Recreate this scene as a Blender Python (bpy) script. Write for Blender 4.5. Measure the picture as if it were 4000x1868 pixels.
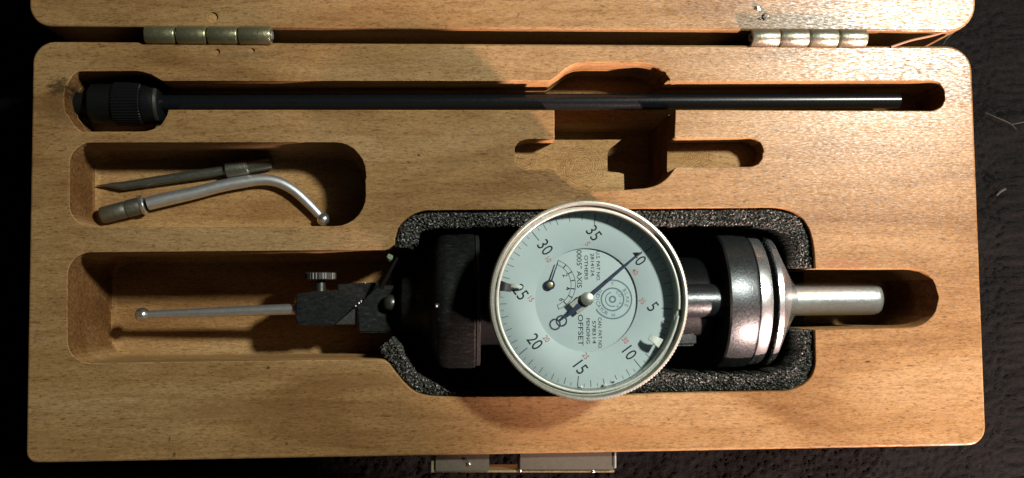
import bpy, bmesh, math, random
from mathutils import Vector, Matrix, noise
from mathutils.geometry import tessellate_polygon
random.seed(7)
for o in list(bpy.data.objects): bpy.data.objects.remove(o)
sc = bpy.context.scene
COL = sc.collection

# ------------------------------------------------------------------ camera
ZT = 0.046                       # height of the wood rim above the cloth (m)
U = 7.5e-5                       # metres per photo pixel on the rim plane
FPX = 3900.0
CAM = Vector((-0.01863141, -0.01466792, 0.29045469 + ZT))
rv = Vector((0.05814243, -0.05854586, -0.00791051))
ROT = Matrix.Rotation(rv.length, 3, rv.normalized())
cd = bpy.data.cameras.new('camera'); cam = bpy.data.objects.new('camera', cd); COL.objects.link(cam)
cam.matrix_world = Matrix.Translation(CAM) @ ROT.to_4x4()
cd.sensor_fit = 'HORIZONTAL'; cd.sensor_width = 36; cd.lens = 36 * FPX / 4000
cd.clip_start = 0.01; cd.clip_end = 20
sc.camera = cam

def W(px, py, h=0.0):
    """photo position (4000 px wide) -> place point at height h above the wood rim"""
    d = ROT @ Vector(((px - 2000) / FPX, -(py - 934) / FPX, -1))
    t = (ZT + h - CAM.z) / d.z
    return CAM + d * t

# ------------------------------------------------------------------ world and lamps
world = bpy.data.worlds.new('World'); sc.world = world; world.use_nodes = True
bg = world.node_tree.nodes['Background']
bg.inputs[0].default_value = (0.75, 0.82, 0.9, 1); bg.inputs[1].default_value = 0.013

def lamp(name, kind, loc, power, color, size, target=None, cone=None, blend=0.3):
    l = bpy.data.lights.new(name, kind); o = bpy.data.objects.new(name, l); COL.objects.link(o)
    l.energy = power; l.color = color; l.shadow_soft_size = size; o.location = loc
    if target is not None:
        o.rotation_euler = (Vector(target) - Vector(loc)).to_track_quat('-Z', 'Y').to_euler()
    if cone: l.spot_size = math.radians(cone); l.spot_blend = blend
    return o
PA = W(6320, -1540); PA.z = ZT + 0.525
lamp('work_lamp', 'POINT', PA, 30.0, (0.97, 1.0, 0.90), 0.03)
PB = W(7300, 6170); PB.z = ZT + 0.18
TB = W(5181, 3200)
lamp('side_lamp', 'SPOT', PB, 60.0, (1.0, 0.68, 0.60), 0.014, TB, 41.4, 0.12)
vs = sc.view_settings
sc.cycles.diffuse_bounces = 1
vs.view_transform = 'Standard'; vs.look = 'None'; vs.exposure = 0; vs.gamma = 1; vs.use_curve_mapping = False

# ------------------------------------------------------------------ materials
class NT:
    def __init__(s, name):
        s.m = bpy.data.materials.new(name); s.m.use_nodes = True
        s.t = s.m.node_tree; s.b = s.t.nodes['Principled BSDF']; s.out = s.t.nodes['Material Output']
    def n(s, typ, **kw):
        nd = s.t.nodes.new(typ)
        for k, v in kw.items():
            if k.startswith('i_'): nd.inputs[int(k[2:])].default_value = v
            else: setattr(nd, k, v)
        return nd
    def l(s, a, b): s.t.links.new(a, b)
    def coords(s, scale):
        tc = s.n('ShaderNodeTexCoord'); mp = s.n('ShaderNodeMapping'); mp.inputs['Scale'].default_value = scale
        s.l(tc.outputs['Object'], mp.inputs[0]); return mp.outputs[0]
    def noise(s, scale, detail=2.0, rough=0.5, dist=0.0):
        nd = s.n('ShaderNodeTexNoise'); nd.inputs['Scale'].default_value = 1
        nd.inputs['Detail'].default_value = detail; nd.inputs['Roughness'].default_value = rough
        nd.inputs['Distortion'].default_value = dist
        s.l(s.coords(scale), nd.inputs['Vector']); return nd.outputs['Fac']
    def ramp(s, fac, stops):
        r = s.n('ShaderNodeValToRGB'); e = r.color_ramp.elements
        while len(e) < len(stops): e.new(0.5)
        for el, (p, c) in zip(e, stops):
            el.position = p; el.color = (c if isinstance(c, tuple) else (c, c, c)) + (1,)
        s.l(fac, r.inputs[0]); return r.outputs[0]
    def mix(s, a, b, fac, mode='MIX'):
        m = s.n('ShaderNodeMix', data_type='RGBA', blend_type=mode)
        for sock, v in ((m.inputs[0], fac), (m.inputs[6], a), (m.inputs[7], b)):
            if hasattr(v, 'is_linked'): s.l(v, sock)
            elif isinstance(v, tuple): sock.default_value = v + (1,)
            else: sock.default_value = v
        return m.outputs[2]
    def bump(s, h, strength, dist):
        b = s.n('ShaderNodeBump'); b.inputs['Strength'].default_value = strength; b.inputs['Distance'].default_value = dist
        s.l(h, b.inputs['Height']); s.l(b.outputs[0], s.b.inputs['Normal']); return b
    def set(s, **kw):
        for k, v in kw.items():
            sock = s.b.inputs[k.replace('_', ' ')]
            if hasattr(v, 'is_linked'): s.l(v, sock)
            else: sock.default_value = v + (1,) if isinstance(v, tuple) else v

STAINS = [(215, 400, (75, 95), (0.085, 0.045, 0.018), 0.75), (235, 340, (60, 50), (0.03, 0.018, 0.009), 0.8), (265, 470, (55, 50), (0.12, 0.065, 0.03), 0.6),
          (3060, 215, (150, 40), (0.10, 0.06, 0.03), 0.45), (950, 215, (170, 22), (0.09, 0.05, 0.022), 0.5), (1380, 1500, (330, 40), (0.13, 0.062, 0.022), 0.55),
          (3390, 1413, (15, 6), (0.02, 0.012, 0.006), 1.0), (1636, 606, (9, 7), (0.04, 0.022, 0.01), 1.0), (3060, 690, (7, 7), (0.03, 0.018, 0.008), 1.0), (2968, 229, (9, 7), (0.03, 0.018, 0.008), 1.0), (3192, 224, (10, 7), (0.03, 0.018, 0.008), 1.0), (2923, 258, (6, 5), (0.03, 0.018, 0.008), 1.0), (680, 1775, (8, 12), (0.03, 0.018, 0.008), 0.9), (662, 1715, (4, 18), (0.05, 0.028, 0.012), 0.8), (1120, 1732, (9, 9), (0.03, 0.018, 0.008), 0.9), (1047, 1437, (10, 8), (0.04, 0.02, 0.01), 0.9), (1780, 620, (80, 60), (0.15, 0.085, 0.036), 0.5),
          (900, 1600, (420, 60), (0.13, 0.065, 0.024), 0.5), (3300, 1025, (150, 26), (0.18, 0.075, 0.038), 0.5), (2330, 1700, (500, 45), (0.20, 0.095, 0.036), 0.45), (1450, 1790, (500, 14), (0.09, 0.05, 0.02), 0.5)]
def wood_mat(name, raw=False):
    m = NT(name)
    fleck = m.noise((560, 2300, 2300), 3, 0.68, 0.7)
    fine = m.noise((1500, 5600, 5600), 2, 0.6)
    streak = m.noise((34, 330, 330), 4, 0.65, 1.2)
    broad = m.noise((11, 38, 38), 3, 0.55, 0.8)
    c = m.ramp(broad, [(0.34, (0.150, 0.080, 0.030)), (0.50, (0.208, 0.122, 0.051)), (0.66, (0.242, 0.153, 0.073))])
    c = m.mix(c, m.ramp(streak, [(0.3, (0.74, 0.68, 0.60)), (0.52, (1.0, 1.0, 1.0)), (0.75, (1.15, 1.15, 1.13))]), 0.8, 'MULTIPLY')
    c = m.mix(c, m.ramp(fleck, [(0.31, (0.42, 0.36, 0.30)), (0.44, (0.88, 0.86, 0.84)), (0.60, (1.10, 1.10, 1.10))]), 0.9, 'MULTIPLY')
    c = m.mix(c, m.ramp(fine, [(0.32, (0.60, 0.56, 0.52)), (0.52, (1.05, 1.05, 1.05))]), 0.6, 'MULTIPLY')
    pore = m.noise((260, 620, 620), 2.0, 0.5, 0.5)
    c = m.mix(c, (0.07, 0.038, 0.016), m.ramp(pore, [(0.715, 0.0), (0.76, 0.75)]))
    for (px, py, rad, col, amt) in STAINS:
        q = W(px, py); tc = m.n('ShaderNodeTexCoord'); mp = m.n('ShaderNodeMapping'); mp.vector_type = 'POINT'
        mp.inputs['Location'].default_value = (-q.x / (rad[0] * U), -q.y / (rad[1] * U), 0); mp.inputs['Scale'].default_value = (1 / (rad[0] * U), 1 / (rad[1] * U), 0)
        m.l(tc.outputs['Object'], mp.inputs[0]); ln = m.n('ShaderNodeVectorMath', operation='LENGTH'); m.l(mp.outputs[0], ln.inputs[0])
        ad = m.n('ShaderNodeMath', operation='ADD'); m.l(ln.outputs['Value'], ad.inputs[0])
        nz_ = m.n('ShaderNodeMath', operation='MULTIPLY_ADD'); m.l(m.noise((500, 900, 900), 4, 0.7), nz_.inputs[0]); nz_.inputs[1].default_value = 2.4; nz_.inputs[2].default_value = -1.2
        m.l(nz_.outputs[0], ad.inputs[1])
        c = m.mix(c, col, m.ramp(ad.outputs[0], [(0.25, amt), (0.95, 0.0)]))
    # end grain is darker and mottled
    g = m.n('ShaderNodeNewGeometry'); sx = m.n('ShaderNodeSeparateXYZ'); m.l(g.outputs['True Normal'], sx.inputs[0])
    ab = m.n('ShaderNodeMath', operation='ABSOLUTE'); m.l(sx.outputs[0], ab.inputs[0])
    eg = m.ramp(ab.outputs[0], [(0.55, 0.0), (0.9, 1.0)])
    mott = m.ramp(m.noise((900, 900, 900), 3, 0.7), [(0.35, (0.30, 0.24, 0.19)), (0.65, (0.62, 0.52, 0.44))])
    c = m.mix(c, m.mix(c, mott, 1.0, 'MULTIPLY'), eg)
    if raw:
        c = m.mix(c, (1.38, 1.36, 1.32), 1.0, 'MULTIPLY')
        for (px, py, rad) in ((2290, 640, 100), (2062, 606, 50), (2750, 600, 60)):      # swirls left by the cutter
            q = W(px, py); tc = m.n('ShaderNodeTexCoord'); mp = m.n('ShaderNodeMapping')
            mp.inputs['Location'].default_value = (-q.x / U / rad, -q.y / U / rad, 0); mp.inputs['Scale'].default_value = (1 / U / rad, 1 / U / rad, 0)
            m.l(tc.outputs['Object'], mp.inputs[0]); wv = m.n('ShaderNodeTexWave', wave_type='RINGS', rings_direction='Z')
            wv.inputs['Scale'].default_value = rad / 28; wv.inputs['Distortion'].default_value = 9.0; wv.inputs['Detail'].default_value = 3.0; m.l(mp.outputs[0], wv.inputs[0])
            ln = m.n('ShaderNodeVectorMath', operation='LENGTH'); m.l(mp.outputs[0], ln.inputs[0])
            sw = m.mix(c, m.ramp(wv.outputs['Fac'], [(0.1, (0.62, 0.57, 0.52)), (0.5, (1.0, 1.0, 1.0)), (0.9, (1.12, 1.12, 1.10))]), 0.75, 'MULTIPLY')
            c = m.mix(c, sw, m.ramp(ln.outputs['Value'], [(0.9, 1.0), (1.05, 0.0)]))
        mill = m.noise((700, 1100, 1100), 3, 0.65, 2.5)
        c = m.mix(c, m.ramp(mill, [(0.36, (0.62, 0.58, 0.55)), (0.60, (1.08, 1.08, 1.06))]), 0.5, 'MULTIPLY')
    m.set(Base_Color=c)
    h = m.n('ShaderNodeMath', operation='ADD'); m.l(fleck, h.inputs[0]); m.l(fine, h.inputs[1])
    if raw:
        m.set(Roughness=0.75); m.b.inputs['Specular IOR Level'].default_value = 0.12
        m.bump(h.outputs[0], 0.5, 0.00004)
    else:
        m.set(Roughness=m.ramp(m.noise((520, 2600, 2600), 2, 0.6), [(0.32, 0.20), (0.66, 0.42)]))
        m.set(Specular_IOR_Level=m.ramp(m.noise((700, 3000, 3000), 3, 0.7, 0.4), [(0.36, 0.04), (0.52, 0.22), (0.66, 0.60)]))
        m.bump(h.outputs[0], 0.5, 0.000016)
    return m
WOOD = wood_mat('varnished_wood'); RAW = wood_mat('routed_raw_wood', True)

def metal(name, col, rough, bumps=None, spec=0.5, metallic=1.0, rv=0.08):
    m = NT(name)
    v = m.noise((700, 700, 700), 3, 0.6)
    m.set(Base_Color=m.mix(tuple(c * 0.88 for c in col), col, m.ramp(v, [(0.35, 0.0), (0.62, 1.0)])))
    m.b.inputs['Specular IOR Level'].default_value = spec
    m.set(Metallic=metallic, Roughness=m.ramp(m.noise((1500, 1500, 1500), 3, 0.6), [(0.3, max(0.02, rough - rv)), (0.7, rough + rv)]))
    if bumps: m.bump(m.noise((bumps[0],) * 3, 3, 0.6), bumps[1], bumps[2])
    return m
STEEL = metal('polished_steel', (0.76, 0.77, 0.77), 0.27, metallic=0.95, rv=0.02)
CHROME = metal('bright_steel', (0.74, 0.74, 0.73), 0.24, metallic=0.95, rv=0.04)
SATIN = metal('satin_steel', (0.44, 0.45, 0.44), 0.36, (3000, 0.2, 0.00005), metallic=0.75)
RINGM = metal('pale_spring_ring', (0.50, 0.51, 0.45), 0.34, metallic=0.35, rv=0.04)
BEZEL = metal('bezel_alloy', (0.36, 0.37, 0.32), 0.38, (3000, 0.3, 0.00005), metallic=0.6)
CAST = metal('cast_steel', (0.055, 0.060, 0.062), 0.36, (1400, 0.5, 0.00009), metallic=0.8)
SLEEVE = metal('oiled_sleeve', (0.20, 0.20, 0.165), 0.42, (1800, 0.15, 0.00005), metallic=0.9)
WIRE = metal('drawn_steel', (0.74, 0.76, 0.78), 0.42, metallic=0.95, rv=0.02)
GUN = metal('gunmetal', (0.34, 0.34, 0.295), 0.44, (1800, 0.2, 0.0001), metallic=0.85)
DARK = metal('dark_gunmetal', (0.08, 0.08, 0.075), 0.40, (1800, 0.2, 0.0001), metallic=0.8)
OLIVE = metal('olive_brass', (0.30, 0.28, 0.17), 0.34, (900, 0.4, 0.0002), metallic=0.85)
BRASS = metal('dull_brass', (0.32, 0.27, 0.15), 0.38, (1300, 0.3, 0.0001), metallic=0.7)
NICKEL = metal('tarnished_nickel', (0.36, 0.34, 0.26), 0.34, (900, 0.4, 0.0002), metallic=0.85)
LATCH = metal('aged_latch', (0.060, 0.053, 0.039), 0.58, (700, 0.2, 0.0001), metallic=0.3, spec=0.3)
def worn_black():
    m = NT('worn_black_oxide')
    w = m.noise((420, 900, 900), 4, 0.7, 0.5)
    m.set(Base_Color=m.ramp(w, [(0.35, (0.003, 0.0034, 0.0034)), (0.62, (0.008, 0.009, 0.0085)), (0.74, (0.04, 0.043, 0.04))]), Metallic=0.0)
    m.set(Roughness=m.ramp(m.noise((700, 1500, 1500), 3, 0.6), [(0.3, 0.34), (0.7, 0.60)])); m.b.inputs['Specular IOR Level'].default_value = 0.2
    m.bump(m.noise((900, 2000, 2000), 3, 0.6), 0.5, 0.00012)
    return m
WORN = worn_black()
BLACK = metal('black_oxide', (0.004, 0.0045, 0.0045), 0.40, (1500, 0.2, 0.00006), metallic=0.0, spec=0.16)
BLUED = metal('blued_steel', (0.004, 0.005, 0.006), 0.26, metallic=0.0, spec=0.38, rv=0.03)
NEEDLE = metal('blue_needle', (0.016, 0.024, 0.06), 0.4, metallic=0.3)

def plain(name, col, rough=0.6, spec=0.3):
    m = NT(name); v = m.noise((900, 900, 900), 2)
    m.set(Base_Color=m.mix(tuple(c * 0.9 for c in col), col, v), Roughness=rough)
    m.b.inputs['Specular IOR Level'].default_value = spec
    return m
def dial_mat():
    m = NT('dial_enamel')
    v = m.noise((160, 160, 160), 4, 0.6); sp = m.noise((2600, 2600, 2600), 1)
    c = m.mix((0.295, 0.350, 0.362), (0.345, 0.405, 0.415), v)
    c = m.mix(c, (0.25, 0.32, 0.33), m.ramp(sp, [(0.76, 0.0), (0.80, 0.6)]))
    m.set(Base_Color=c, Roughness=0.55); return m
DIAL = dial_mat()
INK = plain('black_ink', (0.016, 0.022, 0.026), 0.7, 0.1)
INKR = plain('red_ink', (0.33, 0.11, 0.10), 0.7, 0.1)
INKG = plain('grey_ink', (0.11, 0.165, 0.185), 0.7, 0.1)
WHITE = plain('white_paint', (0.52, 0.54, 0.50), 0.35, 0.5)
RUBBER = plain('black_rubber', (0.012, 0.012, 0.014), 0.4, 0.5)
SLIVER = plain('raw_wood', (0.28, 0.15, 0.09), 0.7)
LINT = plain('pale_fibre', (0.028, 0.028, 0.023), 0.9)

def foam_mat():
    m = NT('black_foam')
    v = m.noise((1700, 1700, 1700), 3, 0.7)
    m.set(Base_Color=m.ramp(v, [(0.40, (0.004, 0.004, 0.0036)), (0.51, (0.030, 0.030, 0.026)), (0.59, (0.072, 0.072, 0.065)), (0.67, (0.36, 0.36, 0.34))]), Roughness=0.85)  # palest specks put the small glints of the foam into the colour
    m.b.inputs['Specular IOR Level'].default_value = 0.1
    return m
FOAM = foam_mat()
def cloth_mat():
    m = NT('black_cloth')
    v = m.noise((700, 700, 700), 3, 0.65)
    m.set(Base_Color=m.ramp(v, [(0.35, (0.0003, 0.0003, 0.00035)), (0.70, (0.0030, 0.0030, 0.0028))]), Roughness=0.8)
    m.b.inputs['Specular IOR Level'].default_value = 0.08
    m.bump(m.noise((2200, 2200, 2200), 2), 0.8, 0.0004)
    return m
CLOTH = cloth_mat()
def glass_mat():
    m = NT('clear_crystal'); t = m.t
    tr = m.n('ShaderNodeBsdfTransparent'); tr.inputs[0].default_value = (0.97, 0.99, 0.985, 1)
    gl = m.n('ShaderNodeBsdfGlossy'); gl.inputs['Roughness'].default_value = 0.06
    fr = m.n('ShaderNodeFresnel'); fr.inputs[0].default_value = 1.45
    mx = m.n('ShaderNodeMixShader'); m.l(fr.outputs[0], mx.inputs[0]); m.l(tr.outputs[0], mx.inputs[1]); m.l(gl.outputs[0], mx.inputs[2])
    m.l(mx.outputs[0], m.out.inputs[0]); t.nodes.remove(m.b)
    return m.m
CRYSTAL = glass_mat()

# ------------------------------------------------------------------ mesh helpers
def mat(m): return m.m if isinstance(m, NT) else m
class MB:
    def __init__(s): s.v = []; s.f = []; s.mi = {}
    def add(s, vs, fs):
        k = len(s.v); s.v += [Vector(v) for v in vs]; s.f += [tuple(i + k for i in f) for f in fs]; return s
    def loft(s, rings, closed=True, cap=True):
        n = len(rings[0]); vs = [p for r in rings for p in r]; fs = []
        for j in range(len(rings) - 1):
            for i in range(n if closed else n - 1):
                a = j * n + i; b = j * n + (i + 1) % n
                fs.append((a, b, b + n, a + n))
        if cap and closed:
            fs.append(tuple(range(n - 1, -1, -1))); fs.append(tuple(range((len(rings) - 1) * n, len(rings) * n)))
        return s.add(vs, fs)
    def lathe(s, org, axis, prof, seg=48, mod=None, cap=True):
        """prof: (distance along axis, radius)"""
        ax = Vector(axis).normalized(); u = ax.orthogonal().normalized(); w = ax.cross(u)
        rings = []
        for k, (t, r) in enumerate(prof):
            ring = []
            for i in range(seg):
                a = 2 * math.pi * i / seg; rr = r * (mod(i, k) if mod else 1)
                ring.append(Vector(org) + ax * t + (u * math.cos(a) + w * math.sin(a)) * rr)
            rings.append(ring)
        return s.loft(rings, True, cap)
    def tube(s, path, radii, seg=20):
        path = [Vector(p) for p in path]; rings = []
        up = Vector((0, 0, 1))
        for i, p in enumerate(path):
            d = (path[min(i + 1, len(path) - 1)] - path[max(i - 1, 0)]).normalized()
            a = d.cross(up)
            if a.length < 1e-4: a = d.cross(Vector((0, 1, 0)))
            a.normalize(); b = a.cross(d)
            r = radii[i] if isinstance(radii, (list, tuple)) else radii
            rings.append([p + (a * math.cos(2 * math.pi * k / seg) + b * math.sin(2 * math.pi * k / seg)) * r for k in range(seg)])
        return s.loft(rings)
    def prism(s, pts, z0, z1):
        return s.loft([[Vector((p[0], p[1], z0)) for p in pts], [Vector((p[0], p[1], z1)) for p in pts]])
    def box(s, x0, x1, y0, y1, z0, z1):
        return s.prism([(x0, y0), (x1, y0), (x1, y1), (x0, y1)], z0, z1)
    def ball(s, c, r, seg=24):
        n = 14
        return s.lathe(Vector(c), (0, 0, 1), [(-r * math.cos(math.pi * j / n), max(1e-6, r * math.sin(math.pi * j / n))) for j in range(n + 1)], seg, cap=False)
    def build(s, name, material, parent=None, origin=None, angle=35, bevel=0, jitter=None, sub=False):
        org = Vector(origin) if origin is not None else (Vector(parent['_org']) if parent is not None else Vector((0, 0, 0)))
        me = bpy.data.meshes.new(name)
        me.from_pydata([v - org for v in s.v], [], s.f)
        bm = bmesh.new(); bm.from_mesh(me)
        bm.faces.ensure_lookup_table()
        for a_, b_ in s.mi.items():
            for k in range(a_, b_): bm.faces[k].material_index = 1
        bmesh.ops.recalc_face_normals(bm, faces=bm.faces)
        if bevel:
            es = [e for e in bm.edges if len(e.link_faces) == 2 and e.calc_face_angle(0) > 0.6]
            bmesh.ops.bevel(bm, geom=es, offset=bevel, segments=2, affect='EDGES', clamp_overlap=True)
        bm.to_mesh(me); bm.free()
        me.shade_smooth(); me.set_sharp_from_angle(angle=math.radians(angle))
        o = bpy.data.objects.new(name, me); COL.objects.link(o)
        if material is not None: me.materials.append(mat(material))
        if parent is not None:
            o.parent = parent; o.location = org - Vector(parent['_org'])
        else: o.location = org
        o['_org'] = tuple(org)
        return o
def tag(o, label=None, cat=None, group=None, kind=None):
    if label: o['label'] = label
    if cat: o['category'] = cat
    if group: o['group'] = group
    if kind: o['kind'] = kind
    return o
def thing(name, label, cat, org):
    o = bpy.data.objects.new(name, None); COL.objects.link(o); o.location = org; o['_org'] = tuple(org)
    o.empty_display_size = 0.01
    return tag(o, label, cat)

def fillet(pts, seg=7, step=14, jit=0.7, rough=None):
    """closed outline from (x, y, radius) photo pixels, subdivided and a little uneven"""
    out = []; n = len(pts)
    for i in range(n):
        p = Vector(pts[i][:2]); r = pts[i][2] if len(pts[i]) > 2 else 0
        a = Vector(pts[i - 1][:2]); b = Vector(pts[(i + 1) % n][:2])
        da = (a - p); db = (b - p)
        t = min(r, da.length * 0.5, db.length * 0.5)
        if t < 1: out.append(p); continue
        p0 = p + da.normalized() * t; p1 = p + db.normalized() * t
        for k in range(seg + 1):
            u = k / seg; c = 0.55
            q0 = p0.lerp(p, c); q1 = p1.lerp(p, c)
            out.append(p0 * (1-u)**3 + q0 * 3*u*(1-u)**2 + q1 * 3*u*u*(1-u) + p1 * u**3)
    res = []
    for i in range(len(out)):
        a = out[i]; b = out[(i + 1) % len(out)]; m = max(1, int((b - a).length / step))
        for k in range(m):
            q = a.lerp(b, k / m)
            j = jit
            if rough:
                for (x0, y0, x1, y1, amt) in rough:
                    if x0 < q.x < x1 and y0 < q.y < y1: j = amt
            nx = noise.noise(Vector((q.x * 0.045, q.y * 0.045, 3.1))); ny = noise.noise(Vector((q.x * 0.045, q.y * 0.045, 9.7)))
            q = q + Vector((nx, ny)) * j
            if j > 2: q = q + Vector((random.uniform(-0.6, 0.6), random.uniform(-0.3, 0.3))) * j
            if not res or (q - res[-1]).length > 0.8: res.append(q)
    return res
def to_world(pts, h=0.0): return [W(p.x, p.y, h).xy for p in pts]
def ccw(pts):
    a = sum(pts[i - 1].x * pts[i].y - pts[i].x * pts[i - 1].y for i in range(len(pts)))
    return pts if a > 0 else pts[::-1]
def inset(pts, d):
    n = len(pts); out = []
    for i in range(n):
        a, p, b = pts[i - 1], pts[i], pts[(i + 1) % n]
        e0 = (p - a).normalized(); e1 = (b - p).normalized()
        nn = Vector((-e0.y - e1.y, e0.x + e1.x))
        if nn.length < 1e-6: nn = Vector((-e0.y, e0.x))
        nn.normalize(); k = max(0.5, nn.dot(Vector((-e0.y, e0.x))))
        out.append(p + nn * ((d[i] if isinstance(d, list) else d) / k))
    return out
class Carved:
    """a solid slab of wood with routed recesses, as one mesh"""
    def __init__(s): s.mb = MB()
    def ring(s, pts, z): return [Vector((p.x, p.y, z)) for p in pts]
    def cap(s, outer, holes, z):
        polys = [[Vector((p.x, p.y, 0)) for p in outer]] + [[Vector((p.x, p.y, 0)) for p in h] for h in holes]
        flat = [v for p in polys for v in p]
        s.mb.add([Vector((v.x, v.y, z)) for v in flat], [t for t in tessellate_polygon(polys)])
    def pocket(s, outline, z0, depth, b=3 * U, cove=30 * U, children=()):
        pts = ccw(outline); rings = []; f0 = len(s.mb.f)
        cv = (lambda k: [cove(p) * k for p in pts]) if callable(cove) else (lambda k: cove * k)
        ch_ = 30 * U if callable(cove) else cove
        for k in range(4):
            a = k / 3 * math.pi / 2
            rings.append(s.ring(inset(pts, -b * (1 - math.sin(a))), z0 - b * (1 - math.cos(a))))
        zf = z0 - depth; fl = pts
        if ch_ > 0:
            for k in range(5):
                a = k / 4 * math.pi / 2
                fl = inset(pts, cv(1 - math.cos(a)))
                rings.append(s.ring(fl, zf + ch_ * (1 - math.sin(a))))
        else: rings.append(s.ring(pts, zf))
        s.mb.loft(rings, True, False)
        holes = [s.pocket(c['outline'], zf, c['depth'], c.get('b', 1.5 * U), c.get('cove', 30 * U), c.get('children', ())) for c in children]
        s.cap(fl, holes, zf); s.mb.mi[f0] = len(s.mb.f)
        return inset(pts, -b)
    def body(s, outline, z0, z1, b=9 * U, pockets=()):
        pts = ccw(outline); rings = []
        for k in range(5):
            a = k / 4 * math.pi / 2
            rings.append(s.ring(inset(pts, b * (1 - math.sin(a))), z0 - b * (1 - math.cos(a))))
        rings.append(s.ring(pts, z1)); s.mb.loft(rings, True, False)
        holes = [s.pocket(c['outline'], z0, c['depth'], c.get('b', 3 * U), c.get('cove', 30 * U), c.get('children', ())) for c in pockets]
        s.cap(inset(pts, b), holes, z0); s.cap(pts, [], z1)

# ------------------------------------------------------------------ cloth (the surface everything rests on)
def axis_steps(lo, hi, step, far):
    a = []; x = lo
    while x < hi: a.append(x); x += step
    k = step * 2; x = lo; left = []
    while x > -far: x -= k; k *= 1.5; left.append(x)
    k = step * 2; x = a[-1]; right = []
    while x < far: x += k; k *= 1.5; right.append(x)
    return left[::-1] + a + right
def make_cloth():
    xs = axis_steps(-0.172, 0.172, 0.0008, 0.7); ys = axis_steps(-0.088, 0.085, 0.0008, 0.7)
    vs = []; nx = len(xs)
    for y in ys:
        for x in xs:
            p = Vector((x * 620, y * 620, 0)); q = Vector((x * 60, y * 60, 4))
            z = abs(noise.noise(p)) * 0.0016 + noise.noise(p * 1.9) * 0.0004 + noise.noise(q) * 0.0012
            vs.append((x, y, z - 0.0012))
    fs = [(j * nx + i, j * nx + i + 1, (j + 1) * nx + i + 1, (j + 1) * nx + i) for j in range(len(ys) - 1) for i in range(nx - 1)]
    mb = MB(); mb.v = [Vector(v) for v in vs]; mb.f = fs
    o = mb.build('black_cloth', CLOTH, angle=180)
    tag(o, 'black nubby cloth spread under the open wooden case', None, kind='structure')
make_cloth()

# ------------------------------------------------------------------ wooden case
case = thing('wooden_case', 'open wooden instrument case with routed recesses and two metal hinges', 'case', (0, 0, 0))
base_out = to_world(fillet([(128, 162, 85), (3794, 181, 95), (3853, 1740, 70), (100, 1810, 45)], step=30, jit=0.8))
# upper recess: knurled head, rod slot, bump, shelf and short slots
ro = [(255, 345, 12), (292, 279, 25), (565, 277, 60), (634, 316, 8), (2150, 317, 8), (2185, 290, 25), (2237, 250, 40), (2285, 244, 20), (2530, 246, 30),
      (2590, 272, 25), (2619, 312, 10), (2606, 319, 4), (3694, 316, 60), (3694, 434, 60), (2639, 429, 3), (2635, 535, 3), (2645, 541, 3), (2982, 537, 55), (2982, 652, 55),
      (2640, 653, 8), (2604, 702, 25), (2550, 733, 30), (2457, 741, 10), (2297, 748, 30), (2229, 727, 20), (2184, 687, 15), (2164, 664, 6), (2051, 664, 20),
      (2011, 640, 18), (2011, 558, 25), (2060, 543, 12), (2166, 545, 3), (2166, 430, 3), (658, 429, 3), (650, 455, 10), (625, 495, 20), (575, 514, 25),
      (315, 515, 6), (298, 500, 6), (256, 435, 10), (249, 388, 8)]
rgh = [(3660, 300, 3720, 440, 4.0), (2960, 520, 3000, 660, 4.0), (2560, 262, 2640, 345, 4.5), (240, 300, 300, 520, 4.5)]
fo = [(272, 557, 85), (1428, 556, 120), (1428, 884, 120), (272, 884, 85)]
bo = [(264, 987, 90), (1510, 976, 8), (1541, 958, 6), (1544, 925, 20), (1556, 883, 25), (1593, 846, 25), (1650, 822, 25), (2300, 816, 0), (3040, 810, 30), (3110, 828, 35), (3158, 877, 35),
      (3180, 960, 30), (3186, 1050, 4), (3664, 1052, 106), (3664, 1276, 106), (3184, 1288, 4), (3187, 1440, 40), (3158, 1492, 30), (3094, 1527, 35), (2600, 1536, 0), (2350, 1546, 0),
      (1705, 1550, 30), (1631, 1541, 25), (1586, 1504, 20), (1549, 1460, 20), (1518, 1419, 15), (1494, 1404, 15), (264, 1420, 90)]
rghb = [(3600, 1060, 3700, 1260, 4.0), (1530, 840, 1560, 980, 3.0)]
def dimple(x, y, r): return {'outline': to_world(fillet([(x - r, y - r, r), (x + r, y - r, r), (x + r, y + r, r), (x - r, y + r, r)], jit=2.0, step=6)), 'depth': 0.0006, 'b': 3 * U, 'cove': 0}
cb = Carved()
def xf(p, **k): return to_world(fillet(p, **k))
RP = fillet(ro, rough=rgh)
area = sum(RP[i - 1].x * RP[i].y - RP[i].x * RP[i - 1].y for i in range(len(RP)))
RI = inset(RP, 2.0 if area > 0 else -2.0)
deep = []; stage = 0
for p, q in zip(RP, RI):
    if stage == 0:
        if p.y > 520 and p.x > 2500: stage = 1; deep += [Vector((2632, 541)), Vector((2631, 651))]
        else: deep.append(q)
    if stage == 1 and p.x < 2636 and p.y > 656: stage = 2
    if stage == 2:
        if p.x < 2462: stage = 3; deep += [Vector(c) for c in ((2459, 738), (2457, 666), (2440, 660), (2394, 655), (2391, 640), (2391, 585), (2396, 568), (2446, 527), (2300, 528), (2170, 528))]
        else: deep.append(q)
    if stage == 3 and p.x < 2172 and p.y < 525 and p.x > 2150: stage = 4
    if stage == 4: deep.append(q)
def stylus_cove(p): return (75 if (p.y < -0.018 and p.x < -0.045) else 26) * U
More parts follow.
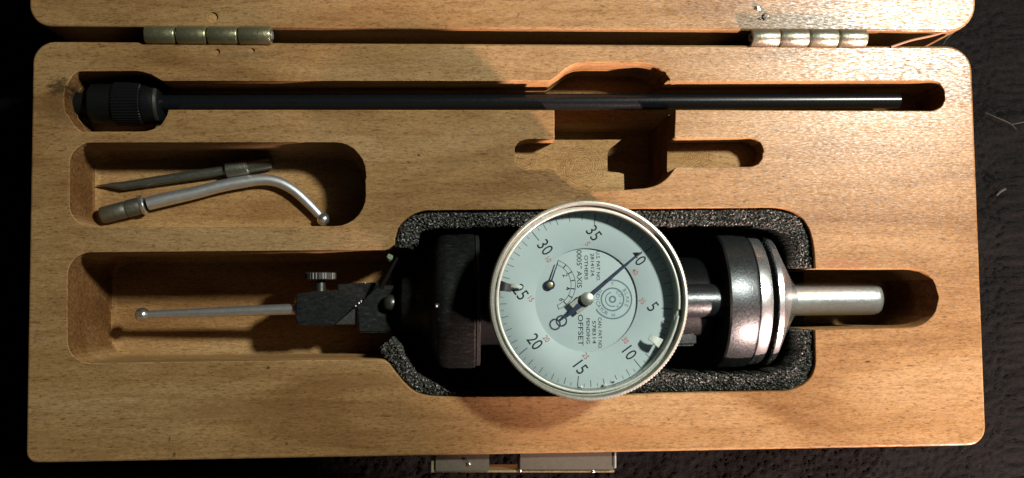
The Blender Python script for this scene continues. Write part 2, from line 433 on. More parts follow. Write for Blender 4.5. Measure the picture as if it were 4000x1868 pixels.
cb.body(base_out, ZT, 0.0, pockets=[
    {'outline': to_world(RP), 'depth': 0.009, 'cove': 0, 'children': [{'outline': to_world(deep), 'depth': 0.0095, 'b': 0.3 * U, 'cove': 0, 'children': [
        {'outline': xf([(2174, 438, 4), (2627, 438, 4), (2627, 650, 6), (2597, 696, 20), (2546, 725, 28), (2465, 732, 4), (2462, 670, 4), (2399, 653, 4), (2396, 575, 12), (2440, 524, 10), (2174, 524, 4)], jit=0.3), 'depth': 0.018, 'b': 0.3 * U, 'cove': 0}]}]},
    {'outline': xf(fo, rough=[(1390, 600, 1440, 720, 3.6)]), 'depth': 0.019, 'cove': 30 * U},
    {'outline': xf(bo, rough=rghb), 'depth': 0.036, 'cove': stylus_cove},
    dimple(846, 203, 12), dimple(985, 198, 9)])
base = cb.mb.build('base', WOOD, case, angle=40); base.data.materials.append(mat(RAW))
base['label'] = 'deep lower half with the routed recesses'
lid_out = to_world(fillet([(150, -1480, 85), (3770, -1440, 85), (3812, 126, 110), (114, 104, 85)], step=30, jit=0.8))
cl = Carved(); cl.body(lid_out, ZT + 0.0003, 0.0, pockets=[dimple(832, 68, 19)])
lid = cl.mb.build('lid', WOOD, case, angle=40); lid.data.materials.append(mat(RAW))
lid['label'] = 'opened lid lying flat beyond the hinges'

def hinge(x0, x1, cy, cuts, material, label):
    r = 35 * U; a = W(x0, cy, 0.0004); b = W(x1, cy, 0.0004)
    mid = (a + b) / 2
    lb = MB().box(a.x, b.x, a.y - 30 * U, a.y - 26 * U, ZT - 0.012, ZT)
    h = lb.build('hinge', material, case, bevel=0)
    h['label'] = label
    MB().box(a.x, b.x, a.y + 26 * U, a.y + 30 * U, ZT - 0.012, ZT).build('hinge_leaf', material, h)
    xs = [x0] + cuts + [x1]
    for i in range(len(xs) - 1):
        p = W(xs[i], cy, 0.0004); q = W(xs[i + 1], cy, 0.0004); L = q.x - p.x; g = 2.2 * U
        rr = r * random.uniform(0.97, 1.02)
        MB().lathe((p.x, a.y, a.z), (1, 0, 0), [(g, rr * 0.86), (g + 2 * U, rr * 0.95), (g + 5 * U, rr), (L - g - 5 * U, rr), (L - g - 2 * U, rr * 0.95), (L - g, rr * 0.86)], 40).build('knuckle', material, h)
    MB().lathe((a.x - 3 * U, a.y, a.z), (1, 0, 0), [(0, r * 0.45), (b.x - a.x + 6 * U, r * 0.45)], 20).build('pin', SATIN, h)
    return h
hinge(566, 1063, 136, [690, 811, 933], OLIVE, 'dull olive metal hinge on the dim side of the case')
hinge(2929, 3383, 148, [3043, 3157, 3271], NICKEL, 'bright pale metal hinge beside the metal chips')

# foam lining: two strips glued round the big cavity
def resample(pts, n):
    pts = [Vector(p[:2]) for p in pts]; L = [0]
    for a, b in zip(pts, pts[1:]): L.append(L[-1] + (b - a).length)
    out = []; k = 0
    for i in range(n):
        d = L[-1] * i / (n - 1)
        while k < len(L) - 2 and L[k + 1] < d: k += 1
        t = (d - L[k]) / max(1e-9, L[k + 1] - L[k]); out.append(pts[k].lerp(pts[k + 1], t))
    return out
def foam(outer, inner, label):
    n = 560; m = 20; h = -0.0016
    A = resample(outer, n); B = resample(inner, n)
    vs = []
    for i in range(n):
        for j in range(m):
            w_ = noise.noise(Vector((i * 0.06, 2.7, len(label)))) * 0.10 + noise.noise(Vector((i * 0.31, 8.1, len(label)))) * 0.07
            p = A[i].lerp(B[i], j / (m - 1) * (1 + w_)); q = W(p.x, p.y, h)
            e = min(j, m - 1 - j) / 3.0
            s = Vector((q.x, q.y, 0)) * 1500
            d = noise.noise(s) * 0.0008 + noise.noise(s * 2.3) * 0.0005 + noise.noise(s * 0.13) * 0.0009 - max(0, 1 - e) * 0.0006
            vs.append(Vector((q.x + random.uniform(-1, 1) * 1.5e-4, q.y + random.uniform(-1, 1) * 1.5e-4, q.z + d + random.uniform(-1, 1) * 1.5e-4)))
    fs = [(i * m + j, i * m + j + 1, (i + 1) * m + j + 1, (i + 1) * m + j) for i in range(n - 1) for j in range(m - 1)]
    mb = MB().add(vs, fs)
    # sides down into the cavity
    for edge in (0, m - 1):
        top = [vs[i * m + edge] for i in range(n)]
        bot = [Vector((t.x, t.y, ZT - 0.034)) for t in top]
        mb.loft([top, bot], False, False)
    for i in (0, n - 1):
        top = vs[i * m:(i + 1) * m]; mb.loft([top, [Vector((t.x, t.y, ZT - 0.034)) for t in top]], False, False)
    o = mb.build('foam_liner', FOAM, case, angle=12); o['label'] = label
foam([(1546, 968), (1549, 926), (1561, 886), (1597, 851), (1652, 827), (2300, 821), (3039, 815), (3106, 833), (3152, 880), (3174, 961), (3178, 1046)],
     [(1604, 968), (1626, 946), (1640, 915), (1663, 896), (1716, 890), (1849, 886), (2300, 884), (2939, 881), (3030, 892), (3085, 927), (3113, 985), (3111, 1046)],
     'foam strip along the hinge side of the big cavity')
foam([(1480, 1362), (1500, 1395), (1523, 1413), (1555, 1456), (1591, 1499), (1635, 1535), (1706, 1544), (2350, 1540), (2600, 1530), (3090, 1521), (3152, 1487), (3180, 1440), (3178, 1290)],
     [(1532, 1319), (1569, 1361), (1600, 1433), (1634, 1467), (1723, 1511), (1760, 1530), (2000, 1535), (2250, 1522), (2400, 1478), (2600, 1456), (2996, 1463), (3085, 1435), (3120, 1386), (3120, 1290)],
     'foam strip along the latch side of the big cavity')

pad = fillet([(1530, 1000, 20), (1580, 870, 20), (1660, 835, 30), (3030, 825, 40), (3140, 890, 50), (3140, 1440, 60), (3060, 1500, 40), (1680, 1525, 40), (1530, 1400, 30)], jit=2)
MB().prism([W(p.x, p.y, -0.034).xy for p in reversed(pad)], ZT - 0.0358, ZT - 0.034).build('blackout_pad', BLACK, case)['label'] = 'black foam sheet added to black out the floor of the big cavity'  # sheet added to hide the brown wood floor, so the cavity reads black

# latch on the front edge
def latch():
    h = -0.0045
    def pl(mb, x0, x1, y0, y1, hh, th):
        a = W(x0, y0, hh); b = W(x1, y0, hh); c = W(x1, y1, hh); d = W(x0, y1, hh)
        return mb.prism([p.xy for p in (d, c, b, a)], ZT + hh - th, ZT + hh)
    m1 = pl(MB(), 1700, 1911, 1740, 1842, h, 0.014).build('latch', LATCH, case, bevel=2e-4)
    m1['label'] = 'dull brass hook latch on the front edge'
    pl(MB(), 2030, 2396, 1730, 1836, h + 0.0006, 0.012).build('catch_plate', LATCH, m1, bevel=2e-4)
    pl(MB(), 1690, 2400, 1837, 1846, h - 0.001, 0.010).build('front_strap', BRASS, m1, bevel=1e-4)
    pl(MB(), 1684, 1698, 1780, 1846, h - 0.0008, 0.010).build('side_strap', BRASS, m1, bevel=1e-4)
    pl(MB(), 2397, 2408, 1764, 1832, h + 0.001, 0.006).build('end_pin', SATIN, m1, bevel=3e-4)
    for (x, y, hh) in ((2316, 1841, h), (1832, 1812, h + 0.0004), (2032, 1838, h - 0.0004)):
        MB().ball(W(x, y, hh), 8 * U, 12).build('rivet', STEEL, m1)
latch()

# ------------------------------------------------------------------ black rod with knurled head
HR = -0.0085
rod = thing('knurled_rod', 'long thin black steel rod with knurled head lying in the uppermost slot', 'rod', W(1900, 402, -0.019))
p0 = W(630, 404, HR - 0.001); p1 = W(3512, 394, HR)
MB().tube([p0, p0.lerp(p1, 0.3), p0.lerp(p1, 0.6), p1 - (p1 - p0).normalized() * 3 * U, p1], [34 * U, 34 * U, 33 * U, 31 * U, 27 * U], 24).build('shaft', BLUED, rod)
ax = (p0 - p1).normalized(); hp = W(640, 404, HR - 0.001)
hd = MB().lathe(hp, ax, [(0, 44 * U), (2 * U, 66 * U), (10 * U, 78 * U), (16 * U, 82 * U), (70 * U, 82 * U), (74 * U, 79 * U)], 56).build('head', BLACK, rod)
MB().lathe(hp, ax, [(9 * U, 78 * U), (12 * U, 82 * U), (20 * U, 84 * U), (24 * U, 82 * U)], 56).build('bright_chamfer', DARK, hd)
kn = MB().lathe(hp, ax, [(74 * U, 82 * U), (78 * U, 86 * U), (180 * U, 86 * U), (185 * U, 82 * U)], 180, mod=lambda i, k: 1 + (0.016 if (i // 2) % 2 else -0.016)).build('knurled_grip', BLACK, hd, angle=20)
MB().lathe(hp, ax, [(185 * U, 74 * U), (189 * U, 78 * U), (272 * U, 78 * U), (277 * U, 73 * U), (279 * U, 44 * U)], 56).build('collar', BLACK, hd)
MB().lathe(hp, ax, [(277 * U, 42 * U), (300 * U, 44 * U), (372 * U, 44 * U), (382 * U, 36 * U)], 40).build('socket', BLACK, hd)

# ------------------------------------------------------------------ two loose feelers
HF = -0.019
fb = thing('bent_feeler', 'bright bent steel feeler with ball tip lying in the shallow tray', 'feeler', W(800, 760, HF))
ha = HF + 39 * U * 1.05
q0 = W(392, 843, ha); q1 = W(572, 797, ha)
dd = (q1 - q0).normalized()
MB().lathe(q0, dd, [(0, 12 * U), (1 * U, 25 * U), (5 * U, 31 * U), (12 * U, 34 * U), (100 * U, 34 * U), (103 * U, 32 * U), (108 * U, 32 * U), (111 * U, 35 * U), (176 * U, 35 * U), (183 * U, 31 * U)], 32).build('sleeve', SLEEVE, fb)
MB().lathe(q0 + dd * 165 * U, dd, [(0, 36 * U), (4 * U, 40 * U), (14 * U, 40 * U), (18 * U, 34 * U)], 32).build('collar', STEEL, fb)
ctrl = [(578, 795, 30), (650, 778, 30), (755, 755, 28), (860, 728, 27), (950, 711, 26), (1010, 703, 25), (1060, 705, 24), (1105, 719, 23), (1150, 746, 22), (1190, 781, 21), (1225, 816, 20), (1252, 846, 19)]
pts = []; rad = []
def cr(a, b, c, d, t): return 0.5 * ((2 * b) + (-a + c) * t + (2 * a - 5 * b + 4 * c - d) * t * t + (-a + 3 * b - 3 * c + d) * t ** 3)
for i in range(len(ctrl) - 1):
    A = ctrl[max(0, i - 1)]; B = ctrl[i]; C2 = ctrl[i + 1]; D = ctrl[min(len(ctrl) - 1, i + 2)]
    for k in range(4):
        t = k / 4; x, y, r = (cr(A[j], B[j], C2[j], D[j], t) for j in range(3))
        u = (i + t) / (len(ctrl) - 1)
        pts.append(W(x, y, ha - (ha - HF - 27 * U) * u)); rad.append(r * U * 0.93)
MB().tube(pts, rad, 24).build('stem', WIRE, fb)
MB().ball(W(1263, 857, HF + 28 * U), 27 * U).build('ball_tip', CHROME, fb)
fs_ = thing('straight_feeler', 'dull straight feeler with chisel tip above the bent one', 'feeler', W(740, 690, HF))
hs = HF + 34 * U
s0 = W(1062, 634, hs); s1 = W(882, 665, hs); s2 = W(415, 737, HF + 20 * U)
d1 = (s1 - s0).normalized()
MB().lathe(s0, d1, [(0, 24 * U), (2 * U, 27 * U), (100 * U, 28 * U), (104 * U, 34 * U), (108 * U, 35 * U), (182 * U, 35 * U), (186 * U, 32 * U), (190 * U, 22 * U)], 32).build('sleeve', SLEEVE, fs_)
MB().lathe(s0 + d1 * 96 * U, d1, [(0, 28 * U), (3 * U, 31 * U), (9 * U, 31 * U), (12 * U, 28 * U)], 32).build('collar', STEEL, fs_)
d2 = (s2 - s1).normalized(); L2 = (s2 - s1).length
mb = MB(); side = d2.cross(Vector((0, 0, 1))).normalized(); upv = side.cross(d2); rings = []
for t, a, b, sh in ((-0.02, 20, 20, 0), (0.3, 20, 20, 0), (0.86, 18, 18, 0), (0.93, 13, 16, 7), (1.0, 6, 9, 13), (1.08, 1.5, 3, 17)):
    rings.append([s1 + d2 * L2 * t + side * (math.cos(2 * math.pi * k / 24) * a + sh) * U + upv * math.sin(2 * math.pi * k / 24) * b * U for k in range(24)])
mb.loft(rings).build('stem', SLEEVE, fs_)

# ------------------------------------------------------------------ coaxial indicator
HA = -0.016                                   # height of the spindle axis
ind = thing('dial_indicator', 'round pale blue dial indicator with steel shank set in the foam lined cavity', 'indicator', W(2300, 1172, -0.036))
AY = W(2500, 1176, HA).y
def X(px, h=HA): return W(px, 1174, h).x
def lat(prof, name, material, parent=ind, seg=72, mod=None, angle=35, yo=0.0, zo=0.0):
    return MB().lathe((0, AY + yo, ZT + HA + zo), (1, 0, 0), [(X(x), r * U * 1.055) for x, r in prof], seg, mod=mod).build(name, material, parent, angle=angle)
# shank end: stations are read along the top line of each turned piece
def turned(prof, name, material, seg=96):
    pr = [(W(x, 1174, HA + r * U * 1.055).x, r * U * 1.055) for x, r in prof]
    return MB().lathe((0, AY, ZT + HA), (1, 0, 0), pr, seg).build(name, material, ind)
dr = turned([(2848, 225), (2853, 258), (2862, 263), (2962, 261), (2970, 256), (2973, 235)], 'drum', CAST)
turned([(2972, 230), (2974, 250), (2978, 254), (3016, 252), (3021, 248), (3023, 225)], 'polished_ring', STEEL)
turned([(3010, 222), (3052, 222)], 'groove', BLACK)
turned([(3040, 215), (3045, 250), (3048, 256), (3066, 254), (3071, 246), (3086, 180), (3102, 118), (3116, 70), (3120, 60)], 'flange', STEEL)
turned([(3100, 64), (3410, 64), (3438, 63), (3449, 59), (3453, 53), (3454, 10)], 'shank', SATIN)
NZ = 0.012
MB().lathe((0, AY, ZT + HA + NZ), (1, 0, 0), [(W(x, 1174, HA + NZ + r * U).x, r * U) for x, r in ((2560, 68), (2850, 67), (2868, 60), (2880, 50), (2884, 30))], 64).build('neck', CAST, ind)
a = W(2722, 1352, HA + 0.009); b = W(2600, 1256, HA + 0.009)
MB().box(b.x, a.x, a.y, b.y, ZT + HA - 0.010, ZT + HA + 0.009).build('lug', CAST, ind, bevel=8e-4)
a = W(2856, 1438, HA); b = W(2820, 1335, HA)
MB().box(b.x, a.x, a.y, b.y, ZT + HA - 0.010, ZT + HA - 0.002).build('drum_foot', CAST, ind, bevel=8e-4)
# probe end
lat([(1560, 60), (1575, 100), (1640, 128), (1680, 180), (1688, 205), (1695, 235), (1707, 260), (1728, 277), (1752, 283), (1846, 283), (1852, 277)], 'barrel', WORN, seg=80)
sm = W(1700, 1190, HA + 0.0212); se = W(1845, 1190, HA + 0.0212)
MB().box(sm.x, se.x, sm.y - 4 * U, sm.y + 4 * U, sm.z - 0.001, sm.z + 0.0002).build('clamp_seam', RUBBER, ind, bevel=1e-4)
for x, y in ((1705, 1196), (1752, 1184), (1786, 1180), (1782, 1192)):
    MB().ball(W(x, y, HA + 0.0213), 6 * U, 10).build('worn_spot', SATIN, ind)
lat([(1853, 262), (1856, 274), (1868, 274), (1871, 262)], 'barrel_ring', DARK, seg=80)
lat([(1870, 190), (2500, 180), (2745, 165), (2752, 158)], 'body', BLACK, seg=64)
a = W(1940, 1372, HA); b = W(1880, 1285, HA); c = W(1900, 1285, HA)
MB().prism([(b.x, b.y), (c.x, c.y), (a.x, a.y), (b.x, a.y)], ZT + HA - 0.012, ZT + HA + 0.004).build('bracket', CAST, ind, bevel=4e-4)
MB().ball(W(1528, 1184, HA + 0.002), 34 * U).build('dome_nut', DARK, ind)
a = W(1630, 1216, HA + 0.0125); b = W(1688, 1146, HA + 0.0125)
MB().box(a.x, b.x, a.y, b.y, ZT + HA, ZT + HA + 0.0125).build('stop_block', DARK, ind, bevel=5e-4)
t0 = W(1552, 1005, HA + 0.010); t1 = W(1486, 1128, HA + 0.009)
MB().tube([t0, t0.lerp(t1, 0.5), t1], [7 * U, 9 * U, 10 * U], 12).build('lever', BLACK, ind)
# probe holder with its diagonal joint
hh = HA + 0.0035
poly = [(1157, 1150), (1220, 1138), (1318, 1136), (1318, 1110), (1474, 1103), (1478, 1112), (1383, 1198), (1302, 1272), (1163, 1274), (1153, 1240)]
MB().prism([W(x, y, hh).xy for x, y in reversed(poly)], ZT + HA - 0.005, ZT + hh).build('probe_holder', WORN, ind, bevel=3e-4)
poly = [(1310, 1268), (1385, 1204), (1384, 1268)]
MB().prism([W(x, y, hh - 0.0012).xy for x, y in reversed(poly)], ZT + HA - 0.005, ZT + hh - 0.0012).build('joint_cheek', DARK, ind, bevel=2e-4)
poly = [(1392, 1200), (1484, 1112), (1580, 1120), (1600, 1200), (1590, 1300), (1400, 1300)]
MB().prism([W(x, y, hh - 0.003).xy for x, y in reversed(poly)], ZT + HA - 0.007, ZT + hh - 0.003).build('joint_block', WORN, ind, bevel=4e-4)
for x, y, r in ((1389, 1196, 5), (1402, 1184, 5), (1410, 1176, 4), (1426, 1106, 4), (1470, 1106, 5)):
    MB().ball(W(x, y, hh), r * U, 10).build('worn_spot', SATIN, ind)
ts = W(1252, 1079, HA + 0.001)
sr = MB().lathe(ts + Vector((0, 15 * U, 0)), (0, -1, 0), [(0, 58 * U), (3 * U, 62 * U), (27 * U, 62 * U), (30 * U, 58 * U)], 120, mod=lambda i, k: 1 + (0.02 if (i // 2) % 2 else -0.02)).build('thumb_screw', DARK, ind, angle=20)
MB().lathe(ts + Vector((0, -15 * U, 0)), (0, -1, 0), [(0, 20 * U), (50 * U, 20 * U)], 24).build('screw_stem', DARK, sr)
st0 = W(1165, 1207, HA); st1 = W(556, 1230, HA - 0.005)
sty = MB().tube([st0, st0.lerp(st1, 0.03), st0.lerp(st1, 0.5), st1], [23 * U, 22 * U, 20 * U, 15 * U], 28).build('stylus', WIRE, ind)
MB().ball(st1, 29 * U, 32).build('ball_tip', CHROME, sty)
ds = (st0 - st1).normalized()
MB().lathe(st0 - ds * 14 * U, ds, [(0, 23 * U), (2 * U, 26 * U), (30 * U, 26 * U)], 28).build('ferrule', GUN, sty)

# dial head
HD = 0.022                                    # top of the bezel above the wood
SC = (CAM.z - ZT - HD) / (CAM.z - ZT)         # photo pixels shrink with height
cen = W(2303, 1172, HD); R = 391 * U * SC
HDIAL = HD - 0.0064
cx, cy = cen.x, cen.y
def D(r, ang): return (cx + r * R * math.cos(math.radians(ang)), cy + r * R * math.sin(math.radians(ang)))
zt = ZT + HD
def ringlathe(prof, name, material, parent, seg=360, mod=None, angle=35):
    return MB().lathe((cx, cy, zt), (0, 0, 1), [(z * R, r * R) for r, z in prof], seg, mod=mod, cap=False).build(name, material, parent, angle=angle)
NSEG = 720
def knurl(i, k): return 1 + ((0.0022 if (i // 2) % 2 else -0.0022) if 3 <= k <= 6 else 0)
bez = ringlathe([(0.88, -0.32), (0.94, -0.32), (0.975, -0.30), (0.992, -0.27), (1.0, -0.24), (1.0, -0.035), (0.997, -0.014), (0.988, -0.003), (0.970, 0.0), (0.964, -0.006), (0.950, -0.078), (0.905, -0.082),
                 (0.902, -0.092), (0.897, -0.26), (0.88, -0.32)], 'bezel', BEZEL, ind, NSEG, knurl, 30)
def partial_ring(r, z, rt, a0, a1, name, material, parent, flat=1.0):
    n = 200; path = []
    rings = []
    for i in range(n + 1):
        a = math.radians(a0 + (a1 - a0) * i / n); u = Vector((math.cos(a), math.sin(a), 0))
        c = Vector((cx, cy, zt + z * R)) + u * r * R
        rings.append([c + (u * math.cos(2 * math.pi * k / 14) + Vector((0, 0, flat)) * math.sin(2 * math.pi * k / 14)) * rt * R for k in range(14)])
    return MB().loft(rings).build(name, material, parent, angle=60)
partial_ring(0.917, -0.058, 0.0135, -6.5, 349.5, 'snap_ring', RINGM, bez, 0.8)
partial_ring(0.890, -0.075, 0.006, -13.5, -10.0, 'ring_tail', CHROME, bez)
MB().lathe((cx, cy, zt), (0, 0, 1), [(-0.34 * R, 0.86 * R), (-0.38 * R, 0.90 * R), (-0.62 * R, 0.88 * R), (-0.64 * R, 0.70 * R), (-1.10 * R, 0.60 * R)], 96).build('dial_housing', BLACK, ind)
MB().lathe((cx, cy, zt), (0, 0, 1), [(-0.112 * R, 0.899 * R), (-0.092 * R, 0.899 * R), (-0.088 * R, 0.85 * R), (-0.080 * R, 0.45 * R), (-0.078 * R, 0.001 * R)], 96, cap=False).build('crystal', CRYSTAL, ind)
zd = HDIAL; ZD = ZT + zd
rin = 0.527
mb = MB().lathe((cx, cy, 0), (0, 0, 1), [(ZD - 0.0008, rin * R), (ZD - 0.0001, rin * R), (ZD, (rin + 0.006) * R), (ZD, 0.897 * R)], 160, cap=False)
face = mb.build('scale_ring', DIAL, ind)
inner = MB().lathe((cx, cy, 0), (0, 0, 1), [(ZD - 0.0012, (rin + 0.02) * R), (ZD - 0.0007, (rin + 0.02) * R), (ZD - 0.0007, 1e-5)], 160, cap=False).build('dial_plate', DIAL, ind)
ZI = ZD - 0.0007
TOP = 38.2                                    # direction of 40 on the scale
eps = 2.5e-5
def flat_quad(mb, c, ang, l, w, z):
    u = Vector((math.cos(math.radians(ang)), math.sin(math.radians(ang)))); v = Vector((-u.y, u.x)); c = Vector(c)
    mb.add([Vector((*(c + u * a + v * b), z)) for a, b in ((-l/2, -w/2), (l/2, -w/2), (l/2, w/2), (-l/2, w/2))], [(0, 1, 2, 3)])
tk = MB()
for i in range(80):
    a = TOP - 4.5 * i
    if i % 10 == 0: r0, r1, w = 0.775, 0.885, 0.0075
    elif i % 2 == 0: r0, r1, w = 0.815, 0.885, 0.0055
    else: r0, r1, w = 0.85, 0.885, 0.0042
    flat_quad(tk, D((r0 + r1) / 2, a), a, (r1 - r0) * R, w * R, ZD + eps)
tk.build('tick_marks', INK, face)
def text(s, size, loc2, rot, z, material, name, parent, weight=0.0, squash=1.0, space=1.0):
    cu = bpy.data.curves.new(name, 'FONT'); cu.body = s; cu.size = size; cu.align_x = 'CENTER'; cu.align_y = 'CENTER'
    cu.offset = weight; cu.space_character = space; cu.resolution_u = 3
    tmp = bpy.data.objects.new(name, cu); COL.objects.link(tmp)
    dg = bpy.context.evaluated_depsgraph_get(); me = bpy.data.meshes.new_from_object(tmp.evaluated_get(dg))
    bpy.data.objects.remove(tmp); bpy.data.curves.remove(cu)
    me.transform(Matrix.Translation((loc2[0], loc2[1], z)) @ Matrix.Rotation(math.radians(rot), 4, 'Z') @ Matrix.Diagonal((squash, 1, 1, 1)))
    vs = [v.co.copy() for v in me.vertices]; fs = [tuple(p.vertices) for p in me.polygons]
    bpy.data.meshes.remove(me)
    return MB().add(vs, fs).build(name, material, parent, angle=180)
def DP(px, py, h): return W(px, py, h).xy
NR = TOP - 93
for i in range(8):
    val = 5 * i if i else 40
    a = TOP - 45 * i
    text(str(val), 0.0049, D(0.683, a), NR, ZD + eps, INK, 'numeral', face, 1e-5, 0.84)
    rv_ = 40 - val if val != 40 else 40
    text(str(rv_), 0.0021, D(0.572 if val != 40 else 0.575, a + (5 if val != 40 else -9)), NR, ZD + eps * 1.4, INKR, 'red_numeral', face, 1e-5, 0.85)
hI = ZI - ZT
def col_text(s, px, y0, y1, size, weight=1.2e-5):
    cu_w = (y1 - y0) * U * SC
    o = text(s, size, DP(px, (y0 + y1) / 2, hI), -90, ZI + eps, INK, 'lettering', inner, weight)
    ys = [v.co.y for v in o.data.vertices]; w = max(ys) - min(ys); m = (max(ys) + min(ys)) / 2
    for v in o.data.vertices: v.co.y = m + (v.co.y - m) * cu_w / w
Z3 = lambda x, y: (2080 + x * 500 / 1203, 880 + y * 500 / 1203)
def ct(s, zx, za, zb, size): x, a = Z3(zx, za); _, b = Z3(zx, zb); col_text(s, x, a, b, size)
ct('U.S. PAT NO.', 615, 240, 530, 0.0014); ct('2814124.', 562, 262, 492, 0.0014); ct('OTHERS', 503, 280, 515, 0.0014); ct('0005" AXIS', 437, 230, 592, 0.0020)
ct('CAN. PAT NO.', 632, 865, 1165, 0.0014); ct('578314', 578, 895, 1115, 0.0014); ct('PENDING', 520, 872, 1115, 0.0014); ct('OFFSET', 450, 835, 1135, 0.0020)
# emblem of rings
lc = Vector(DP(*Z3(752, 697), hI)); pxs = U * SC
def annulus(mb, c, r0, r1, a0, a1, z, n=64):
    vs = []
    for i in range(n + 1):
        a = math.radians(a0 + (a1 - a0) * i / n)
        for r in (r0, r1): vs.append(Vector((c[0] + r * math.cos(a), c[1] + r * math.sin(a), z)))
    mb.add(vs, [(2 * i, 2 * i + 1, 2 * i + 3, 2 * i + 2) for i in range(n)])
em = MB()
for r0, r1, a0, a1 in ((74, 80, -150, 118), (42, 48, 0, 360), (26, 30, 100, 290), (8, 15, 0, 360)):
    annulus(em, lc, r0 * pxs, r1 * pxs, a0, a1, ZI + eps)
emb = em.build('emblem', INKG, inner)
def arc_text(s, r, a_mid, step, size, flip=False):
    n = len(s)
    for i, ch in enumerate(s):
        if ch == ' ': continue
        a = a_mid + (step if flip else -step) * (i - (n - 1) / 2)
        p = lc + Vector((math.cos(math.radians(a)), math.sin(math.radians(a)))) * r * pxs
        text(ch, size, p, a - 90 + (180 if flip else 0), ZI + eps * 1.3, INKG, 'emblem_letter', emb, 1e-5)
arc_text('BLAKE', 60, 6, 15, 0.0015); arc_text('INDICATOR', 61, 193, 13, 0.0015, True)
arc_text('CO-AX', 34, 0, 27, 0.0012); arc_text('T', 61, 90, 0, 0.0013); arc_text('M', 61, 272, 0, 0.0013)
# small counter dial
sp = Vector(DP(2147, 1113, hI)); sd = MB()
annulus(sd, sp, 102.5 * pxs, 104.5 * pxs, -70, 70, ZI + eps); annulus(sd, sp, 85 * pxs, 87 * pxs, -70, 70, ZI + eps)
for a in range(-70, 71, 20):
    c = sp + Vector((math.cos(math.radians(a)), math.sin(math.radians(a)))) * 95 * pxs
    flat_quad(sd, c, a, 20 * pxs, (4 if abs(a) != 70 else 2.5) * pxs, ZI + eps * 1.2)
ctr = sd.build('counter_scale', INK, inner)
for ch, a, rr in (('2', 31, 72), ('4', -12, 74), ('6', -52, 76)):
    c = sp + Vector((math.cos(math.radians(a)), math.sin(math.radians(a)))) * rr * pxs
    text(ch, 0.0019, c, -80 + a * 0.15, ZI + eps, INK, 'counter_numeral', inner, 1e-5)
def hand(name, piv, tip_ang, tip_len, w0, w1, z, material, parent, back=0):
    u = Vector((math.cos(math.radians(tip_ang)), math.sin(math.radians(tip_ang)))); v = Vector((-u.y, u.x))
    P = [piv - u * back * pxs + v * w0 / 2 * pxs, piv - u * back * pxs - v * w0 / 2 * pxs, piv + u * tip_len * pxs - v * w1 / 2 * pxs, piv + u * tip_len * pxs + v * w1 / 2 * pxs]
    return MB().prism(P, z, z + 1.6e-4).build(name, material, parent)
hz = ZI + 0.0010
ch_ = hand('counter_hand', sp, 70, 92, 7, 4, hz, NEEDLE, ind, 8)
MB().lathe((sp.x, sp.y, ZI), (0, 0, 1), [(0, 20 * pxs), (0.0010, 20 * pxs), (0.0012, 17 * pxs), (0.0012, 11 * pxs)], 32).build('counter_boss', NEEDLE, ch_)
MB().lathe((sp.x, sp.y, ZI), (0, 0, 1), [(0.0011, 12 * pxs), (0.0014, 11 * pxs), (0.0015, 5 * pxs)], 24).build('counter_pivot', BRASS, ch_)
pv = Vector(DP(2292, 1168, hI + 0.0018)); nz = ZI + 0.0022
nd = hand('needle', pv, 39.8, 290, 13, 4, nz, NEEDLE, ind, 0)
u = Vector((math.cos(math.radians(39.8)), math.sin(math.radians(39.8)))); v = Vector((-u.y, u.x))
MB().prism([pv - u * 30 * pxs + v * 12 * pxs, pv - u * 112 * pxs + v * 4 * pxs, pv - u * 112 * pxs - v * 4 * pxs, pv - u * 30 * pxs - v * 12 * pxs], nz, nz + 1.6e-4).build('needle_tail', NEEDLE, nd)
cr_ = MB(); cc = pv - u * 134 * pxs
rings = []
for i in range(49):
    a = 2 * math.pi * i / 48; w = Vector((math.cos(a), math.sin(a), 0)); c = Vector((cc.x, cc.y, nz + 8e-5)) + w * 20 * pxs
    rings.append([c + (w * math.cos(2 * math.pi * k / 8) + Vector((0, 0, 0.5)) * math.sin(2 * math.pi * k / 8)) * 3.2 * pxs for k in range(8)])
cr_.loft(rings, True, False).build('counterweight_ring', NEEDLE, nd)
MB().lathe((pv.x, pv.y, ZI), (0, 0, 1), [(0, 24 * pxs), (0.0020, 24 * pxs), (0.0028, 27 * pxs), (0.0034, 25 * pxs), (0.0037, 16 * pxs), (0.0038, 1 * pxs)], 40).build('hub', GUN, nd)
poly = [(-14, 26), (-66, 30), (-66, -24), (-14, -26)]
MB().prism([pv + u * a_ * pxs + v * b_ * pxs for a_, b_ in poly], nz - 3e-4, nz - 1e-4).build('hub_clip', GUN, nd, bevel=5e-5)
# two little limit tabs inside the bezel
def tab(ang, r0, r1, w, z, material, name, par, curl):
    u = Vector((math.cos(math.radians(ang)), math.sin(math.radians(ang)), 0)); v = Vector((-u.y, u.x, 0)); c = Vector((cx, cy, z)); mbb = MB(); rings = []
    for k in range(7):
        t = k / 6; r = (r0 + (r1 - r0) * t) * R; ww = w * R * (1 - 0.45 * t) ; zz = curl * math.sin(t * math.pi) * R
        p = c + u * r + Vector((0, 0, zz)); th = 0.012 * R
        rings.append([p - v * ww, p + v * ww, p + v * ww + Vector((0, 0, th)), p - v * ww + Vector((0, 0, th))])
    return mbb.loft(rings).build(name, material, par, bevel=1e-4)
t1_ = tab(170.5, 0.93, 0.79, 0.058, zt - 0.09 * R, RUBBER, 'limit_tab', bez, 0.03); t1_['label'] = 'black limit tab with a white end'
tab(168.5, 0.79, 0.67, 0.024, ZD + 0.0012, WHITE, 'tab_end', t1_, 0.02)
t2_ = tab(-31.5, 0.86, 0.72, 0.050, ZD + 0.0032, WHITE, 'limit_tab', bez, 0.03); t2_['label'] = 'white limit tab throwing a shadow on the scale'

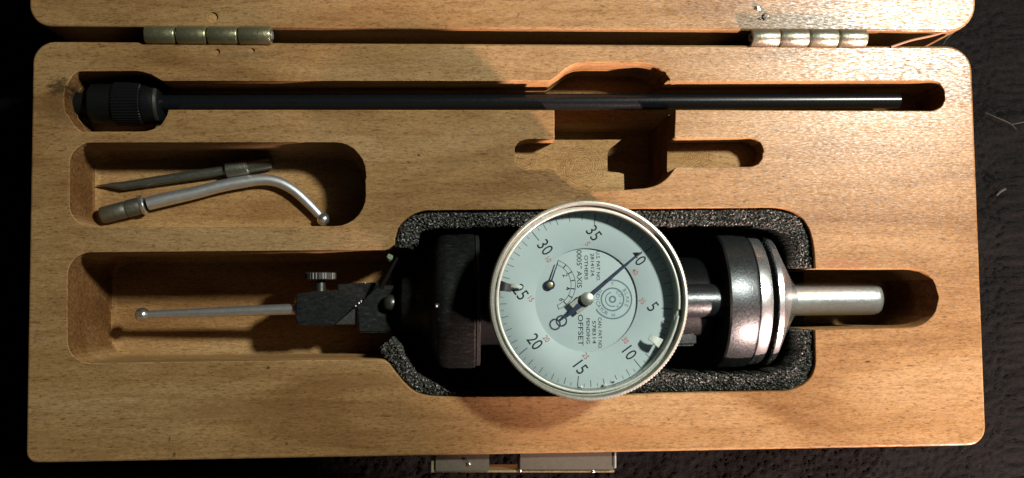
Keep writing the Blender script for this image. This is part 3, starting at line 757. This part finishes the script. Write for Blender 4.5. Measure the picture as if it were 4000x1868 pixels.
# ------------------------------------------------------------------ small loose things
def chip(name, px, py, h, r, label, material=CHROME, cat='metal chip', group=None):
    p = W(px, py, h); mb = MB(); n = 7
    rings = []
    for j, (z, s) in enumerate(((0, 0.8), (0.35, 1.0), (0.7, 0.55))):
        rings.append([p + Vector((math.cos(2 * math.pi * i / n) * r * U * s * random.uniform(0.5, 1.3), math.sin(2 * math.pi * i / n) * r * U * s * random.uniform(0.4, 1.1), z * r * U * random.uniform(0.7, 1.2))) for i in range(n)])
    o = mb.loft(rings).build(name, material, None, origin=p, angle=5)
    return tag(o, label, cat, group)
chip('metal_chip', 2960, 32, 0.0003, 15, 'upper curled silver metal chip lying on the lid')
chip('metal_chip', 2990, 62, 0.0003, 17, 'lower bright silver metal chip on the lid near hinge')
chip('swarf_crumb', 2968, 74, 0.0003, 7, 'tiny dark crumb between the two metal chips and the hinge', RUBBER, 'crumb')
def strand(name, pts, r, material, label, cat):
    P = [W(*p) for p in pts]; org = P[0]
    fine = []
    for i in range(len(P) - 1):
        A = P[max(0, i - 1)]; D2 = P[min(len(P) - 1, i + 2)]
        for k in range(6):
            t = k / 6; fine.append(Vector([cr(A[j], P[i][j], P[i + 1][j], D2[j], t) for j in range(3)]))
    fine.append(P[-1])
    o = MB().tube(fine, r * U, 8).build(name, material, None, origin=org)
    return tag(o, label, cat)
strand('wood_sliver', [(3480, 184, 0.0003), (3560, 158, -0.001), (3640, 140, -0.001), (3705, 120, 0.0)], 4.5, SLIVER, 'pale orange wood sliver bridging the gap at the right end', 'sliver')
hc = -ZT + 0.001
strand('lint_fibre', [(3850, 440, hc), (3900, 462, hc + 0.001), (3945, 482, hc), (3970, 505, hc)], 1.6, LINT, 'thin pale lint fibre on the cloth right of the rod slot', 'lint')
strand('lint_fibre', [(3950, 486, hc), (3985, 480, hc + 0.001), (4030, 470, hc)], 2.2, LINT, 'short lint fibre at the right edge of the cloth', 'lint')
strand('lint_fibre', [(3893, 762, hc), (3908, 748, hc + 0.001), (3926, 738, hc)], 6, LINT, 'short fat lint speck on the cloth right of the shank', 'lint')
strand('lint_fibre', [(3684, 176, -0.004), (3700, 150, -0.006), (3735, 118, -0.008)], 2, LINT, 'grey lint hair beside the lid corner', 'lint')
chip('dust_fleck', 2272, 1511, HD - 0.0055, 7, 'left white dust fleck at the lower rim of the dial', WHITE, 'dust')
chip('dust_fleck', 2364, 1503, HD - 0.0055, 8, 'middle white dust fleck at the lower rim of the dial', WHITE, 'dust')
chip('dust_fleck', 2405, 1488, HD - 0.0055, 6, 'right white dust fleck at the lower rim of the dial', WHITE, 'dust')
chip('foam_crumb', 1522, 1008, -0.006, 17, 'pale green foam crumb by the corner of the foam liner', plain('green_crumb', (0.10, 0.13, 0.08)), 'crumb')
for o in bpy.data.objects:
    if '_org' in o: del o['_org']
